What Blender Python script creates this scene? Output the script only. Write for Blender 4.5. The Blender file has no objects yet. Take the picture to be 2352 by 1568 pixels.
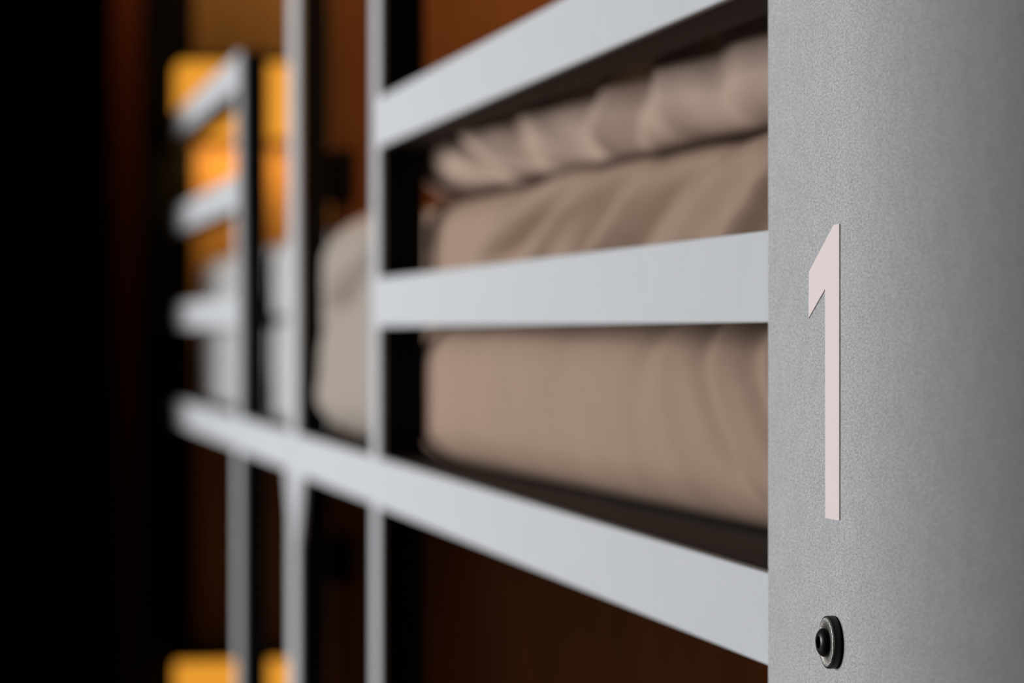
import bpy, bmesh, math, random
from mathutils import Vector

# ---------------------------------------------------------------- camera
F = 6533.0                                   # focal length in pixels of the 2352 px wide frame (100 mm)
UV = -1298.0                                 # where the bed rails vanish, px from the picture's middle
A = math.atan2(-UV, F)                       # the beds run along +Y; the camera looks A to the right of them
CA, SA = math.cos(A), math.sin(A)
CZ = 1.70                                    # camera height
HZ = 760.0                                   # horizon row

scene = bpy.context.scene
cam = bpy.data.cameras.new('camera')
cam.sensor_width = 36.0
cam.lens = 36.0 * F / 2352.0
cam.shift_y = -(784.0 - HZ) / 2352.0
cam.clip_start = 0.02
cam.dof.use_dof = True
cam.dof.focus_distance = 1.425
cam.dof.aperture_fstop = 5.5
co = bpy.data.objects.new('camera', cam)
co.location = (0, 0, CZ)
co.rotation_euler = (math.pi / 2, 0, -A)
scene.collection.objects.link(co)
scene.camera = co

# ---------------------------------------------------------------- world, daylight, exposure
w = bpy.data.worlds.new('world'); scene.world = w; w.use_nodes = True
bg = w.node_tree.nodes['Background']
bg.inputs[0].default_value = (0.62, 0.76, 1.0, 1)
bg.inputs[1].default_value = 1.0

WX, WY0, WY1, WZ0, WZ1 = -4.00, 2.4, 6.0, 1.15, 2.70     # unseen window, invented with its wall to light the post and rails
def area(name, loc, rot, sx, sy, power, col):
    l = bpy.data.lights.new(name, 'AREA'); l.shape = 'RECTANGLE'; l.size = sx; l.size_y = sy
    l.energy = power; l.color = col
    o = bpy.data.objects.new(name, l); o.location = loc; o.rotation_euler = rot
    scene.collection.objects.link(o); return o
area('added_window_daylight', (WX + .02, (WY0 + WY1) / 2, (WZ0 + WZ1) / 2), (0, -math.pi / 2, 0), WZ1 - WZ0, WY1 - WY0, 340, (0.975, 0.985, 1.0))

vs = scene.view_settings
vs.view_transform = 'Standard'; vs.look = 'None'; vs.gamma = 1.0; vs.use_curve_mapping = False
vs.exposure = 0.0
scene.cycles.use_denoising = True
scene.cycles.max_bounces = 8
scene.cycles.caustics_reflective = False
scene.cycles.caustics_refractive = False

# ---------------------------------------------------------------- materials
def srgb(r, g, b):
    f = lambda c: (c / 255) / 12.92 if c / 255 <= .04045 else ((c / 255 + .055) / 1.055) ** 2.4
    return (f(r), f(g), f(b), 1)

def mat(name, col, rough=.6, metal=0.0, spec=.5, noise=None, bump=None, emit=None, sheen=0.0):
    """noise = list of (scale, detail, low, high, stretch) multiplied over the colour; bump = (scale, strength, distance)"""
    m = bpy.data.materials.new(name); m.use_nodes = True
    nt = m.node_tree; b = nt.nodes['Principled BSDF']
    b.inputs['Base Color'].default_value = col
    b.inputs['Roughness'].default_value = rough
    b.inputs['Metallic'].default_value = metal
    b.inputs['Specular IOR Level'].default_value = spec
    if sheen:
        b.inputs['Sheen Weight'].default_value = sheen
        b.inputs['Sheen Roughness'].default_value = .6
    geo = nt.nodes.new('ShaderNodeNewGeometry')
    last = None
    for (sc, det, lo, hi, st) in (noise or []):
        mp = nt.nodes.new('ShaderNodeMapping'); mp.inputs['Scale'].default_value = st
        nt.links.new(geo.outputs['Position'], mp.inputs['Vector'])
        n = nt.nodes.new('ShaderNodeTexNoise'); n.inputs['Scale'].default_value = sc; n.inputs['Detail'].default_value = det
        nt.links.new(mp.outputs[0], n.inputs['Vector'])
        r = nt.nodes.new('ShaderNodeMapRange')
        r.inputs['From Min'].default_value = .25; r.inputs['From Max'].default_value = .75
        r.inputs['To Min'].default_value = lo; r.inputs['To Max'].default_value = hi
        nt.links.new(n.outputs['Fac'], r.inputs['Value'])
        mx = nt.nodes.new('ShaderNodeMix'); mx.data_type = 'RGBA'; mx.blend_type = 'MULTIPLY'
        mx.inputs['Factor'].default_value = 1
        if last is None: mx.inputs[6].default_value = col
        else: nt.links.new(last, mx.inputs[6])
        nt.links.new(r.outputs[0], mx.inputs[7])
        last = mx.outputs[2]
    if last is not None: nt.links.new(last, b.inputs['Base Color'])
    if bump:
        n = nt.nodes.new('ShaderNodeTexNoise'); n.inputs['Scale'].default_value = bump[0]; n.inputs['Detail'].default_value = 3
        nt.links.new(geo.outputs['Position'], n.inputs['Vector'])
        bp = nt.nodes.new('ShaderNodeBump'); bp.inputs['Strength'].default_value = bump[1]; bp.inputs['Distance'].default_value = bump[2]
        nt.links.new(n.outputs['Fac'], bp.inputs['Height']); nt.links.new(bp.outputs[0], b.inputs['Normal'])
    if emit:
        b.inputs['Emission Color'].default_value = emit[0]; b.inputs['Emission Strength'].default_value = emit[1]
    return m

ONE = (1, 1, 1)
M = {}
M['post'] = mat('speckled_grey_powder_coat', (.445, .45, .455, 1), .7, spec=.25, noise=[(950, 2, .70, 1.30, (1, .36, 1)), (60, 2, .95, 1.05, ONE)], bump=(900, .35, .0006))
M['rail'] = mat('grey_powder_coat', (.56, .57, .585, 1), .55, noise=[(950, 2, .90, 1.10, (1, .36, 1)), (30, 2, .98, 1.02, ONE)], bump=(900, .2, .0004))
M['black'] = mat('black_steel_and_shade', (.006, .005, .005, 1), .75, spec=.12, noise=[(300, 2, .8, 1.2, ONE)])  # black fittings; on the post cores it stands in for shaded sides
M['shade_back'] = mat('shade_dark_steel', (.030, .020, .014, 1), .7, spec=.2, noise=[(300, 2, .85, 1.15, ONE)])  # dark colour stands in for shade on rail tops and undersides
M['numeral'] = mat('pale_pink_vinyl', (.90, .755, .735, 1), .5, noise=[(1400, 2, .95, 1.05, ONE)], bump=(1100, .12, .0003))
M['washer'] = mat('scratched_steel', (.30, .285, .26, 1), .38, .9, noise=[(900, 4, .25, 1.7, (1, 3, 1))], bump=(1500, .5, .0006))
M['washer_rim'] = mat('blackened_steel', (.006, .0055, .005, 1), .55, .1, noise=[(700, 3, .6, 1.6, ONE)])
M['screw'] = mat('black_oxide_screw', (.018, .013, .012, 1), .32, .4, noise=[(900, 2, .8, 1.2, ONE)])
M['wood'] = mat('brown_wood_panel', (.22, .085, .026, 1), .55, noise=[(9, 4, .75, 1.2, (6, 6, .5)), (60, 3, .92, 1.08, (6, 6, .4))])
M['lamplit_wood'] = mat('lamplit_wood_panel', (.42, .235, .07, 1), .55, noise=[(9, 4, .8, 1.15, (6, 6, .5))])  # same partition wood, with the lamplight put into a lighter amber colour
M['base'] = mat('dark_bed_board', (.035, .026, .022, 1), .7, noise=[(40, 3, .8, 1.2, (1, .2, 1))])
M['linen'] = mat('beige_linen', (.315, .207, .146, 1), .85, noise=[(260, 3, .95, 1.05, ONE)], bump=(700, .12, .0005))
M['linen_pale'] = mat('pale_beige_linen', (.39, .277, .214, 1), .85, noise=[(260, 3, .95, 1.05, ONE)], bump=(700, .12, .0005))
M['linen_cushion'] = mat('pale_taupe_linen', (.315, .266, .226, 1), .85, noise=[(260, 3, .95, 1.05, ONE)], bump=(700, .12, .0005))
M['linen_grey'] = mat('pale_grey_linen', (.40, .385, .37, 1), .85, noise=[(260, 3, .95, 1.05, ONE)], bump=(700, .12, .0005))
M['piping'] = mat('beige_piping', (.42, .33, .27, 1), .85, noise=[(400, 2, .9, 1.1, ONE)])
M['curtain'] = mat('black_cloth', (.006, .006, .007, 1), .95, spec=.1, noise=[(500, 2, .8, 1.2, ONE)])
M['wall'] = mat('charcoal_plaster', (.03, .028, .027, 1), .9, noise=[(14, 4, .85, 1.15, ONE)], bump=(120, .2, .002))
M['wall_white'] = mat('grey_plaster', (.20, .20, .20, 1), .9, noise=[(14, 4, .9, 1.1, ONE)], bump=(120, .2, .002))
M['floor'] = mat('dark_floor', (.05, .04, .035, 1), .5, noise=[(6, 4, .8, 1.2, (8, 1, 1))])
M['winframe'] = mat('window_frame_paint', (.25, .25, .25, 1), .5, noise=[(80, 2, .95, 1.05, ONE)])
M['diffuser'] = mat('amber_diffuser', (.35, .16, .03, 1), .5, noise=[(200, 2, .97, 1.03, ONE)], emit=((.80, .325, .03, 1), 1.0))
M['glass'] = mat('window_glass', (.9, .95, 1, 1), .02)
M['glass'].node_tree.nodes['Principled BSDF'].inputs['Transmission Weight'].default_value = 1.0

# ---------------------------------------------------------------- helpers
C = scene.collection
def new_obj(name, me, parent=None):
    o = bpy.data.objects.new(name, me); C.objects.link(o)
    if parent: o.parent = parent
    return o
def tag(o, label=None, cat=None, group=None, kind=None):
    if label: o['label'] = label
    if cat: o['category'] = cat
    if group: o['group'] = group
    if kind: o['kind'] = kind
    return o
def empty(name, label, cat, group=None):
    o = bpy.data.objects.new(name, None); C.objects.link(o); o.empty_display_size = .05
    return tag(o, label, cat, group)
def finish(name, bm, m, parent=None, smooth=False):
    bmesh.ops.recalc_face_normals(bm, faces=bm.faces)
    me = bpy.data.meshes.new(name); bm.to_mesh(me); bm.free()
    if smooth: me.polygons.foreach_set('use_smooth', [True] * len(me.polygons))
    for mm in (m if isinstance(m, list) else [m]): me.materials.append(mm)
    return new_obj(name, me, parent)
def box(name, x0, x1, y0, y1, z0, z1, m, parent=None, bev=0.0, seg=2):
    bm = bmesh.new()
    bmesh.ops.create_cube(bm, size=1)
    for v in bm.verts:
        v.co = ((x0 + x1) / 2 + v.co.x * (x1 - x0), (y0 + y1) / 2 + v.co.y * (y1 - y0), (z0 + z1) / 2 + v.co.z * (z1 - z0))
    if bev: bmesh.ops.bevel(bm, geom=bm.edges[:], offset=bev, segments=seg, affect='EDGES', profile=.5)
    return finish(name, bm, m, parent)
def extrude_yz(name, pts, x0, x1, m, parent=None):
    """an outline in the (Y, Z) plane given thickness from x0 to x1"""
    bm = bmesh.new()
    a = [bm.verts.new((x0, y, z)) for y, z in pts]; b = [bm.verts.new((x1, y, z)) for y, z in pts]
    bm.faces.new(a); bm.faces.new(b[::-1]); n = len(pts)
    for i in range(n): bm.faces.new((a[i], b[i], b[(i + 1) % n], a[(i + 1) % n]))
    return finish(name, bm, m, parent)
def lathe_x(name, prof, x, y, z, m, parent=None, seg=48, smooth=True):
    """profile [(distance out towards -X, radius)] turned about an axis along X"""
    bm = bmesh.new(); rings = []
    for d, r in prof:
        if r < 1e-6: rings.append([bm.verts.new((x - d, y, z))])
        else: rings.append([bm.verts.new((x - d, y + r * math.cos(2 * math.pi * k / seg), z + r * math.sin(2 * math.pi * k / seg))) for k in range(seg)])
    for p, q in zip(rings, rings[1:]):
        for k in range(seg):
            k2 = (k + 1) % seg
            if len(p) == 1 and len(q) == 1: continue
            if len(p) == 1: bm.faces.new((p[0], q[k], q[k2]))
            elif len(q) == 1: bm.faces.new((p[k], p[k2], q[0]))
            else: bm.faces.new((p[k], p[k2], q[k2], q[k]))
    return finish(name, bm, m, parent, smooth)

# measurements in the photograph -> places in the room (on a plane X = const, parallel to the rails)
def yz(px, py, X):
    zc = F * X / CA / (px - 1176 - UV)
    return ((zc - X * SA) / CA, CZ - (py - HZ) * zc / F)
def yy(px, X): return yz(px, HZ, X)[0]

X0 = 0.4359                       # front face of the numbered post panel
XR = X0 + .003                    # front face of the rails
DEP = .050                        # depth of rails and posts
RAILS = [(CZ - .1820, CZ - .1316), (CZ + .0046, CZ + .0550), (CZ + .1907, CZ + .2415), (CZ + .3765, CZ + .4270)]
XB = 1.36                         # wall behind the bunks
YP = 3.672                         # wooden partition between the two beds
YE = 5.81                         # partition at the end of the second bed

# ---------------------------------------------------------------- the room
def st(o): o['kind'] = 'structure'; return o
st(box('floor', -4.20, XB + .1, -1.2, 8.3, -.1, 0, M['floor']))
st(box('ceiling', -4.20, XB + .1, -1.2, 8.3, 3.00, 3.10, M['wall']))
st(box('wall_right', XB, XB + .1, -1.2, 8.3, 0, 3.00, M['wood']))
st(box('wall_back', -4.20, XB, -1.2, -1.1, 0, 3.00, M['wall']))
st(box('wall_far', -4.00, XB, 7.6, 7.7, 0, 3.00, M['wood']))
st(box('added_near_wall', WX, -.20, -1.1, 1.50, 0, 3.00, M['wall']))      # unseen wall added to cut daylight on the near post panel
st(box('added_aisle_wall', WX, 0, 5.25, 7.6, 0, 3.00, M['wall']))           # unseen wall added so daylight fades along the farther rails
bm = bmesh.new()                  # unseen wall across the aisle, invented with its window opening for the light
def addbox(bm, x0, x1, y0, y1, z0, z1):
    g = bmesh.ops.create_cube(bm, size=1)
    for v in g['verts']:
        v.co = ((x0 + x1) / 2 + v.co.x * (x1 - x0), (y0 + y1) / 2 + v.co.y * (y1 - y0), (z0 + z1) / 2 + v.co.z * (z1 - z0))
addbox(bm, -4.20, WX, -1.1, WY0, 0, 3.00); addbox(bm, -4.20, WX, WY1, 8.3, 0, 3.00)
addbox(bm, -4.20, WX, WY0, WY1, 0, WZ0); addbox(bm, -4.20, WX, WY0, WY1, WZ1, 3.00)
st(finish('added_wall_left', bm, M['wall']))
win = empty('added_window_1', None, None); win['kind'] = 'structure'
for a in ((WY0, WY0 + .05, WZ0, WZ1), (WY1 - .05, WY1, WZ0, WZ1), (WY0 + .05, WY1 - .05, WZ0, WZ0 + .05), (WY0 + .05, WY1 - .05, WZ1 - .05, WZ1)):
    box('window_frame', WX - .16, WX - .10, *a, M['winframe'], win, .004)
box('mullion', WX - .16, WX - .10, (WY0 + WY1) / 2 - .02, (WY0 + WY1) / 2 + .02, WZ0 + .05, WZ1 - .05, M['winframe'], win, .004)
box('pane', WX - .135, WX - .13, WY0 + .05, (WY0 + WY1) / 2 - .02, WZ0 + .05, WZ1 - .05, M['glass'], win)
box('pane', WX - .135, WX - .13, (WY0 + WY1) / 2 + .02, WY1 - .05, WZ0 + .05, WZ1 - .05, M['glass'], win)

part1 = st(box('wall_partition', XR + DEP + .004, XB, YP, YP + .03, 0, 3.00, M['wood']))
part2 = st(box('wall_partition_end', XR + .002, XB, YE, YE + .03, 0, 3.00, M['lamplit_wood']))

# ---------------------------------------------------------------- bunk bed with the numbered post
bed = empty('bunk_bed', 'grey metal bunk bed with the pale numeral 1 and black bolt on its post', 'bed', 'grey metal bunk beds')
YL = yy(1763, X0)                 # far edge of the numbered post
post = box('post_panel', X0, X0 + .060, .80, YL, 0, 3.00, M['post'], bed, .0012)
tag(post, 'wide flat speckled grey post panel')
NUM = [(1917, 516), (1930, 514), (1930, 1195), (1898, 1189), (1897.5, 663), (1859.5, 730), (1860.5, 624)]
num = extrude_yz('numeral', [yz(px, py, X0) for px, py in NUM], X0 - .0006, X0 + .0001, M['numeral'], bed)
tag(num, 'pale pink numeral 1')
# bolt: thick flanged washer, domed head, hexagon socket
by, bz = yz(1918, 1474, X0)
bolt = lathe_x('bolt', [(0, 0), (0, .0128), (.0008, .0132), (.0040, .0132), (.0046, .0129), (.0046, .0122)], X0, by, bz, M['washer_rim'], bed)
tag(bolt, 'black flanged bolt with a hexagon socket')
lathe_x('washer_face', [(.0040, .0124), (.0049, .0124), (.0050, .0120), (.0048, .0065), (.0040, .0065)], X0, by, bz, M['washer'], bolt)
head = [(.0042, .0075)] + [(.0046 + .0050 * math.sin(t), .0076 * math.cos(t) ** .75) for t in [i * math.radians(58) / 10 for i in range(11)]]
hr = head[-1][1]; hd = head[-1][0]
lathe_x('screw_head', head + [(hd + .0001, hr - .0002), (hd, hr - .0006), (hd - .0030, hr - .0007), (hd - .0030, 0)], X0, by, bz, M['screw'], bolt)
# hexagon socket lip
bm = bmesh.new(); ra, rb = hr - .0004, (hr - .0006) * .86
o1 = [bm.verts.new((X0 - hd, by + ra * math.cos(k * math.pi / 12), bz + ra * math.sin(k * math.pi / 12))) for k in range(24)]
def hexr(k):
    t = (k * math.pi / 12) % (math.pi / 3) - math.pi / 6
    return rb * math.cos(math.pi / 6) / math.cos(t)
o2 = [bm.verts.new((X0 - hd + .00005, by + hexr(k) * math.cos(k * math.pi / 12), bz + hexr(k) * math.sin(k * math.pi / 12))) for k in range(24)]
o3 = [bm.verts.new((X0 - hd + .0028, v.co.y, v.co.z)) for v in o2]
for k in range(24):
    j = (k + 1) % 24
    bm.faces.new((o1[k], o1[j], o2[j], o2[k])); bm.faces.new((o2[k], o2[j], o3[j], o3[k]))
finish('hexagon_socket', bm, M['screw'], bolt)

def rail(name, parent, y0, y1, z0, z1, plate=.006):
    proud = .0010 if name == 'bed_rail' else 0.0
    r = box(name, XR + plate, XR + DEP, y0, y1, z0 + .001, z1 - .001, M['shade_back'], parent, .002)  # dark backing, shade of the rail put into its colour
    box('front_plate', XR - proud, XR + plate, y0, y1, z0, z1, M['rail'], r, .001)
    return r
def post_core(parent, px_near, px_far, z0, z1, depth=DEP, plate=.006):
    """post with a grey front plate; its core is black in place of shade"""
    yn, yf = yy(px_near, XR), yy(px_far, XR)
    p = box('post', XR + plate, XR + depth, yn + .0015, yf - .0015, z0, z1, M['black'], parent, .002)  # core coloured black so the camera-facing side looks shaded
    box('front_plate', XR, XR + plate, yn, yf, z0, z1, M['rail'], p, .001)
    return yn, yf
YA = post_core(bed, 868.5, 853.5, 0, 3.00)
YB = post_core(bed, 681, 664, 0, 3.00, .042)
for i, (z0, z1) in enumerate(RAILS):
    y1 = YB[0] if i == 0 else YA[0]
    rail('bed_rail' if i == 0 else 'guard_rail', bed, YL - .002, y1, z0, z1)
box('bed_board', XR + DEP, XB - .002, 1.05, YP - .01, RAILS[0][1] - .030, RAILS[0][1] - .008, M['base'], bed, .002)
zb = RAILS[0][0]
g0 = extrude_yz('gusset', [(YB[0], zb), (YB[0] - .055, zb), (YB[0], zb - .09)], XR + .002, XR + .008, M['rail'], bed)
g1 = extrude_yz('gusset', [(YB[1], zb - .0006), (YB[1] + .055, zb - .0006), (YB[1], zb - .09)], XR + .002, XR + .008, M['rail'], None)

# ---------------------------------------------------------------- second bunk bed, end to end behind it
bed2 = empty('bunk_bed', 'blurred grey metal bunk bed farther down the aisle with amber lamps', 'bed', 'grey metal bunk beds')
g1.parent = bed2
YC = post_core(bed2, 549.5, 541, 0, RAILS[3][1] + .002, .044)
YD = 5.75
box('end_post', X0 - .048, XR + DEP, YD, YD + .055, 0, 3.00, M['black'], bed2, .002)
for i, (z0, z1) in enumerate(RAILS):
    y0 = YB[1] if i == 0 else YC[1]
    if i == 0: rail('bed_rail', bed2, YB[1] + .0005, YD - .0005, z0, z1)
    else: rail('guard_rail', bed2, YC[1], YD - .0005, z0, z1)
box('bed_board', XR + DEP, XB - .002, YB[1] + .002, YE - .01, RAILS[0][1] - .030, RAILS[0][1] - .008, M['base'], bed2, .002)

# ---------------------------------------------------------------- bedding
ZB = RAILS[0][1] - .008
def section(a, b, rt, rb):
    """rounded rectangle in (X, Z), finest along its front (-X): points with their normals"""
    P = []
    def arc(cx, cz, r, t0, t1, n):
        for i in range(n):
            t = math.radians(t0 + (t1 - t0) * i / n); P.append((cx + r * math.cos(t), cz + r * math.sin(t), math.cos(t), math.sin(t)))
    def line(x0, z0, x1, z1, nx, nz, n):
        for i in range(n): P.append((x0 + (x1 - x0) * i / n, z0 + (z1 - z0) * i / n, nx, nz))
    arc(-a + rt, b - rt, rt, 90, 180, 14); line(-a, b - rt, -a, -b + rb, -1, 0, 26); arc(-a + rb, -b + rb, rb, 180, 270, 12)
    line(-a + rb, -b, a - rb, -b, 0, -1, 6); arc(a - rb, -b + rb, rb, 270, 360, 4); line(a, -b + rb, a, b - rt, 1, 0, 4)
    arc(a - rt, b - rt, rt, 0, 90, 5); line(a - rt, b, -a + rt, b, 0, 1, 12)
    return P
def lump(name, y0, y1, x0, x1, z0, z1, m, folds=(), rt=.04, rb=.02, end=.12, ny=280, wob=.004, seed=0, lean=0.0, shift=None, slant=0.0,
         kmin=.5, inset=.10, yaw=0.0, flat=True, belly=0.0, xmin=None):
    """a soft filled body: rounded section swept along Y, rounded ends, creases pressed into its front.
    folds = (ya, za, yb, zb, width, depth): a crease (depth > 0) or a ridge (depth < 0) along a line on the front"""
    rnd = random.Random(seed); ph = [rnd.uniform(0, 6.28) for _ in range(8)]
    bm = bmesh.new(); rows = []
    xc, zc = (x0 + x1) / 2, (z0 + z1) / 2; a, b = (x1 - x0) / 2, (z1 - z0) / 2
    P = section(a, b, rt, rb); nt = len(P)
    for i in range(ny + 1):
        t = i / ny
        y = y0 + (y1 - y0) * t
        dy = max(0.0, min(1, (y - y0) / end, (y1 - y) / end))
        k = math.sqrt(max(0.0, 1 - (1 - dy) ** 2.4))
        kz = kmin + (1 - kmin) * k
        row = []
        for (sx, sz, nx, nz) in P:
            X = xc + sx + (1 - k) * inset * (1 if sx < 0 else -1)
            zz = zc + sz * (kz if sz > 0 or not flat else 1)
            if shift: zz += shift(y)
            front = max(0.0, -nx); top = max(0.0, nz)
            d = -belly * (1 - (sz / b) ** 2)
            for (ya, za, yb, zb_, wd, dp) in folds:
                f = (zz - za) / (zb_ - za) if abs(zb_ - za) > 1e-6 else .5
                yl = ya + (yb - ya) * f
                if abs(y - yl) > 3 * wd: continue
                fall = 1.0 if -.1 < f < 1.1 else math.exp(-((max(-.1 - f, f - 1.1)) / .45) ** 2)
                d += dp * fall * math.exp(-((y - yl) / wd) ** 2)
            d += wob * (.5 * math.sin(y * 83 - zz * 90 + ph[3]) * math.sin(y * 13 + ph[4]) + math.sin(y * 9 + zz * 22 + ph[0])
                        + .6 * math.sin(y * 21 - zz * 35 + ph[1]) + .35 * math.sin(y * 47 + zz * 60 + ph[2])) / 2
            X += d * front
            zz -= d * top * .5
            X += lean * (zz - z0) + yaw * (3.0 - y)
            X = max(X, xmin or XR + DEP + .0015)
            row.append(bm.verts.new((X, y + slant * (zz - zc) * t ** 3, zz)))
        rows.append(row)
    for r, q in zip(rows, rows[1:]):
        for j in range(nt):
            j2 = (j + 1) % nt
            bm.faces.new((r[j], r[j2], q[j2], q[j]))
    bm.faces.new(rows[0]); bm.faces.new(rows[-1][::-1])
    return finish(name, bm, m, None, True)

def fold(px0, py0, px1, py1, wpx, dep, X):
    ya, za = yz(px0, py0, X); yb, zb_ = yz(px1, py1, X)
    w = abs(yy((px0 + px1) / 2 - wpx / 2, X) - yy((px0 + px1) / 2 + wpx / 2, X)) / 2
    return (ya, za, yb, zb_, w, dep)

def crease(px0, py0, px1, py1, wpx, k, X):
    f = fold(px0, py0, px1, py1, wpx, 0, X); return f[:5] + (f[4] * k * (1.1 if X > .505 else 1.5),)
XM, XD, XP = .496, .497, .512
mf = [crease(*q, XM) for q in [(1409, 780, 1418, 1080, 34, .16), (1514, 780, 1580, 1010, 34, .30), (1608, 780, 1680, 1010, 34, .32), (1700, 790, 1770, 990, 40, .36), (1640, 800, 1700, 1050, 24, .18),
      (1465, 790, 1500, 1060, 40, -.16), (1560, 780, 1625, 1030, 36, -.22), (1655, 780, 1722, 1030, 36, -.22), (1250, 790, 1260, 1060, 60, .08), (1130, 800, 1135, 1050, 60, -.05)]]
mattress = lump('mattress', 1.06, 3.04, XM, 1.29, ZB + .0005, CZ + .016, M['linen'], mf, rt=.05, rb=.045, end=.06, kmin=.95, inset=.01, yaw=.03, wob=.003, seed=1, belly=.012)
tag(mattress, 'thick beige mattress behind the lower rails of the numbered bunk', 'mattress')
df = [crease(*q, XD) for q in [(1238, 428, 1162, 545, 34, .34), (1332, 430, 1283, 555, 34, .36), (1448, 430, 1377, 555, 44, .34), (1735, 310, 1627, 523, 50, .40),
      (1190, 440, 1120, 550, 40, -.16), (1295, 430, 1225, 549, 40, -.25), (1390, 430, 1330, 549, 44, -.25), (1560, 390, 1480, 540, 90, -.14), (1690, 330, 1590, 513, 50, -.22)]]
duvet = lump('folded_duvet', 1.06, 3.04, XD, 1.27, CZ + .022, CZ + .138, M['linen'], df, rt=.035, rb=.028, end=.06, wob=.004, seed=2, lean=.05, inset=.01, kmin=.95, yaw=.03, belly=.004)
tag(duvet, 'folded beige duvet lying on the mattress between the rails', 'duvet')
pf = [crease(*q, XP) for q in [(1051, 330, 1118, 420, 30, .55), (1010, 320, 1012, 430, 36, -.45), (1095, 300, 1165, 400, 36, -.5), (1155, 300, 1190, 390, 24, .55),
      (1198, 250, 1240, 345, 32, -.5), (1285, 220, 1275, 360, 60, .30), (1372, 180, 1335, 300, 34, -.5), (1412, 170, 1368, 335, 32, .6),
      (1478, 170, 1475, 300, 44, -.38), (1545, 140, 1560, 310, 50, .32), (1635, 90, 1635, 250, 70, -.28), (1720, 70, 1745, 270, 50, .40)]]
pillow = lump('pillow', 1.10, 3.06, XP - .004, 1.02, CZ + .145, CZ + .289, M['linen_pale'], pf, rt=.03, rb=.03, kmin=.95, inset=.01, end=.05, wob=.004, seed=3, yaw=.03)
tag(pillow, 'crumpled pale beige pillow lying on top of the folded duvet', 'pillow')
XC = .467
cf = [crease(*q, XC) for q in [(842, 590, 800, 690, 40, .35), (790, 520, 775, 960, 44, -.1)]]
cushion = lump('cushion', 3.06, YB[0] - .012, XC, 1.15, RAILS[0][1] + .0008, CZ + .140, M['linen_cushion'], cf, rt=.06, rb=.05, end=.16, kmin=.8, inset=.025, ny=120, wob=.005, seed=4, flat=False, belly=.010, xmin=.44)
tag(cushion, 'plump beige cushion standing at the far end of the numbered bunk', 'cushion')
X2 = .492
mattress2 = lump('mattress', YP + .07, YD + .02, X2, 1.29, ZB + .0005, CZ + .018, M['linen_grey'], (), rt=.018, rb=.022, end=.10, kmin=.9, inset=.03, wob=.003, seed=6)
tag(mattress2, 'blurred pale grey mattress of the farther bunk', 'mattress')
duvet2 = lump('folded_duvet', YP + .07, YD - .02, X2, 1.27, CZ + .021, CZ + .140, M['linen_grey'], (), rt=.035, rb=.010, end=.14, kmin=.9, inset=.03, wob=.005, seed=7)
tag(duvet2, 'blurred pale grey folded duvet below the upper amber lamp', 'duvet')

# ---------------------------------------------------------------- amber lamps on the end partition
def lamp(zt, label, power):
    t = empty('wall_lamp', label, 'lamp', 'amber wall lamps')
    x0, x1, h = .450, .688, .150
    box('housing', x0 + .01, x1 - .01, YE - .022, YE, zt - h + .012, zt - .012, M['black'], t, .004)
    box('lamp_cap', x0 - .004, x1 + .004, YE - .124, YE, zt, zt + .012, M['black'], t, .003)
    box('diffuser', x0, x1, YE - .120, YE - .022, zt - h, zt, M['diffuser'], t, .018, 4)
    area('lamp_glow', ((x0 + x1) / 2, YE - .085, zt - h - .004), (0, 0, 0), x1 - x0 - .03, .06, power, (1.0, .58, .18))
    return t
zl = CZ + (HZ - 150) * 5.78 / F
lamp(zl, 'glowing amber wall lamp seen between the upper rails of the farther bunk', 1.0)
lamp(CZ + (HZ - 1505) * 5.78 / F, 'glowing amber wall lamp at the bottom of the picture below the bed rail', 1.0)

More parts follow.
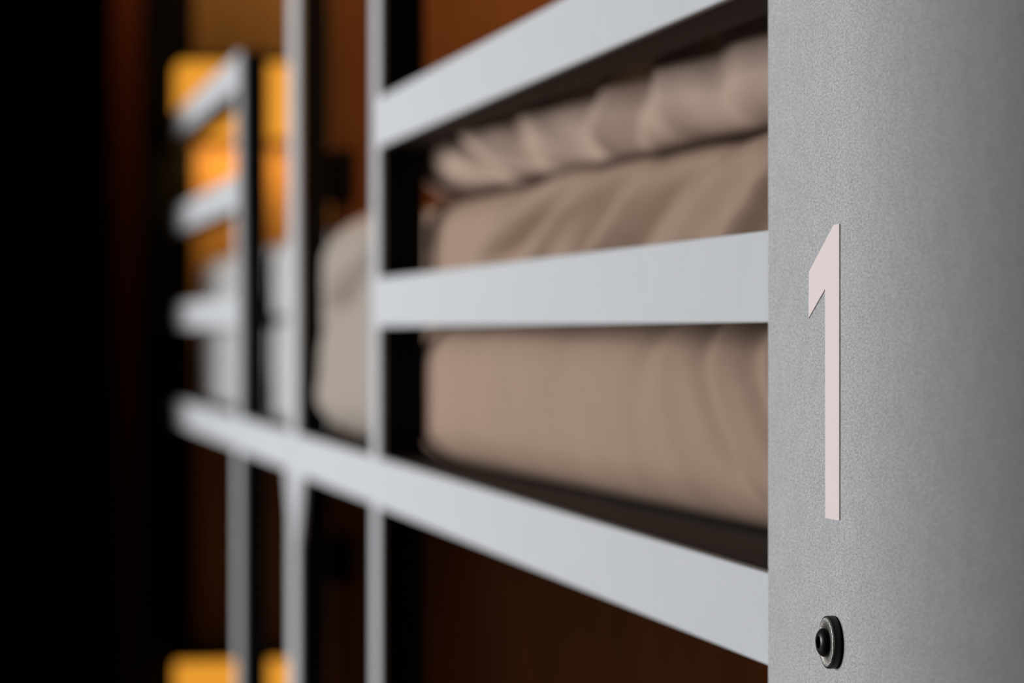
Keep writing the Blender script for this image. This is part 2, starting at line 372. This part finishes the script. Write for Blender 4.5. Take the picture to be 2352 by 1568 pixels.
# ---------------------------------------------------------------- small black boxes on the partition
def sbox(px0, px1, py0, py1, label):
    zc = CA * YP + SA * .5
    X = lambda p: (p - 1176 - UV) * zc * CA / F
    Z = lambda q: CZ - (q - HZ) * zc / F
    t = empty('socket_box', label, 'socket', 'black socket boxes')
    box('box_body', X(px0), X(px1), YP - .028, YP, Z(py1), Z(py0), M['black'], t, .004)
    cx, cz = (X(px0) + X(px1)) / 2, (Z(py0) + Z(py1)) / 2
    box('cover_plate', X(px0) + .006, X(px1) - .006, YP - .031, YP - .028, Z(py1) + .008, Z(py0) - .008, M['black'], t, .001)
sbox(752, 812, 345, 468, 'small black box on the brown panel above the beige cushion')
sbox(752, 812, 1232, 1338, 'small black box on the brown panel below the bed rail')

# ---------------------------------------------------------------- black curtain at the end of the aisle
def curtain(x0, x1, y, z0, z1):
    bm = bmesh.new(); n = 160; rows = []
    for q in range(2):
        for z in (z0, z1):
            rows.append([bm.verts.new((x0 + (x1 - x0) * i / n, y + q * .004 + .028 * math.sin(i * .42) + .012 * math.sin(i * 1.13 + 1), z)) for i in range(n + 1)])
    for i in range(n):
        bm.faces.new((rows[0][i], rows[0][i + 1], rows[1][i + 1], rows[1][i]))
        bm.faces.new((rows[2][i], rows[3][i], rows[3][i + 1], rows[2][i + 1]))
        bm.faces.new((rows[0][i], rows[2][i], rows[2][i + 1], rows[0][i + 1]))
        bm.faces.new((rows[1][i], rows[1][i + 1], rows[3][i + 1], rows[3][i]))
    for i in (0, n): bm.faces.new((rows[0][i], rows[1][i], rows[3][i], rows[2][i]))
    t = empty('curtain', 'black floor length curtain hanging at the dark end of the aisle', 'curtain')
    finish('cloth', bm, M['curtain'], t, True)
    return t
curtain(-.75, (255 - 1176 - UV) * 7.0 * CA / F, 7.05, .02, 2.70)

# unseen warm fills added over both bunks to brighten their end partitions
area('added_bunk_fill', (.95, YP - .25, 2.90), (0, 0, 0), .5, .1, 10.5, (1.0, .55, .22))
area('added_bunk_fill', (.75, YE - .30, 2.90), (0, 0, 0), .5, .1, 3.2, (1.0, .62, .30))
# dim unseen fill added to brighten the wood wall beside the curtain
area('added_aisle_fill', (.62, 7.25, 2.9), (0, 0, 0), .3, .1, .9, (1.0, .36, .14))
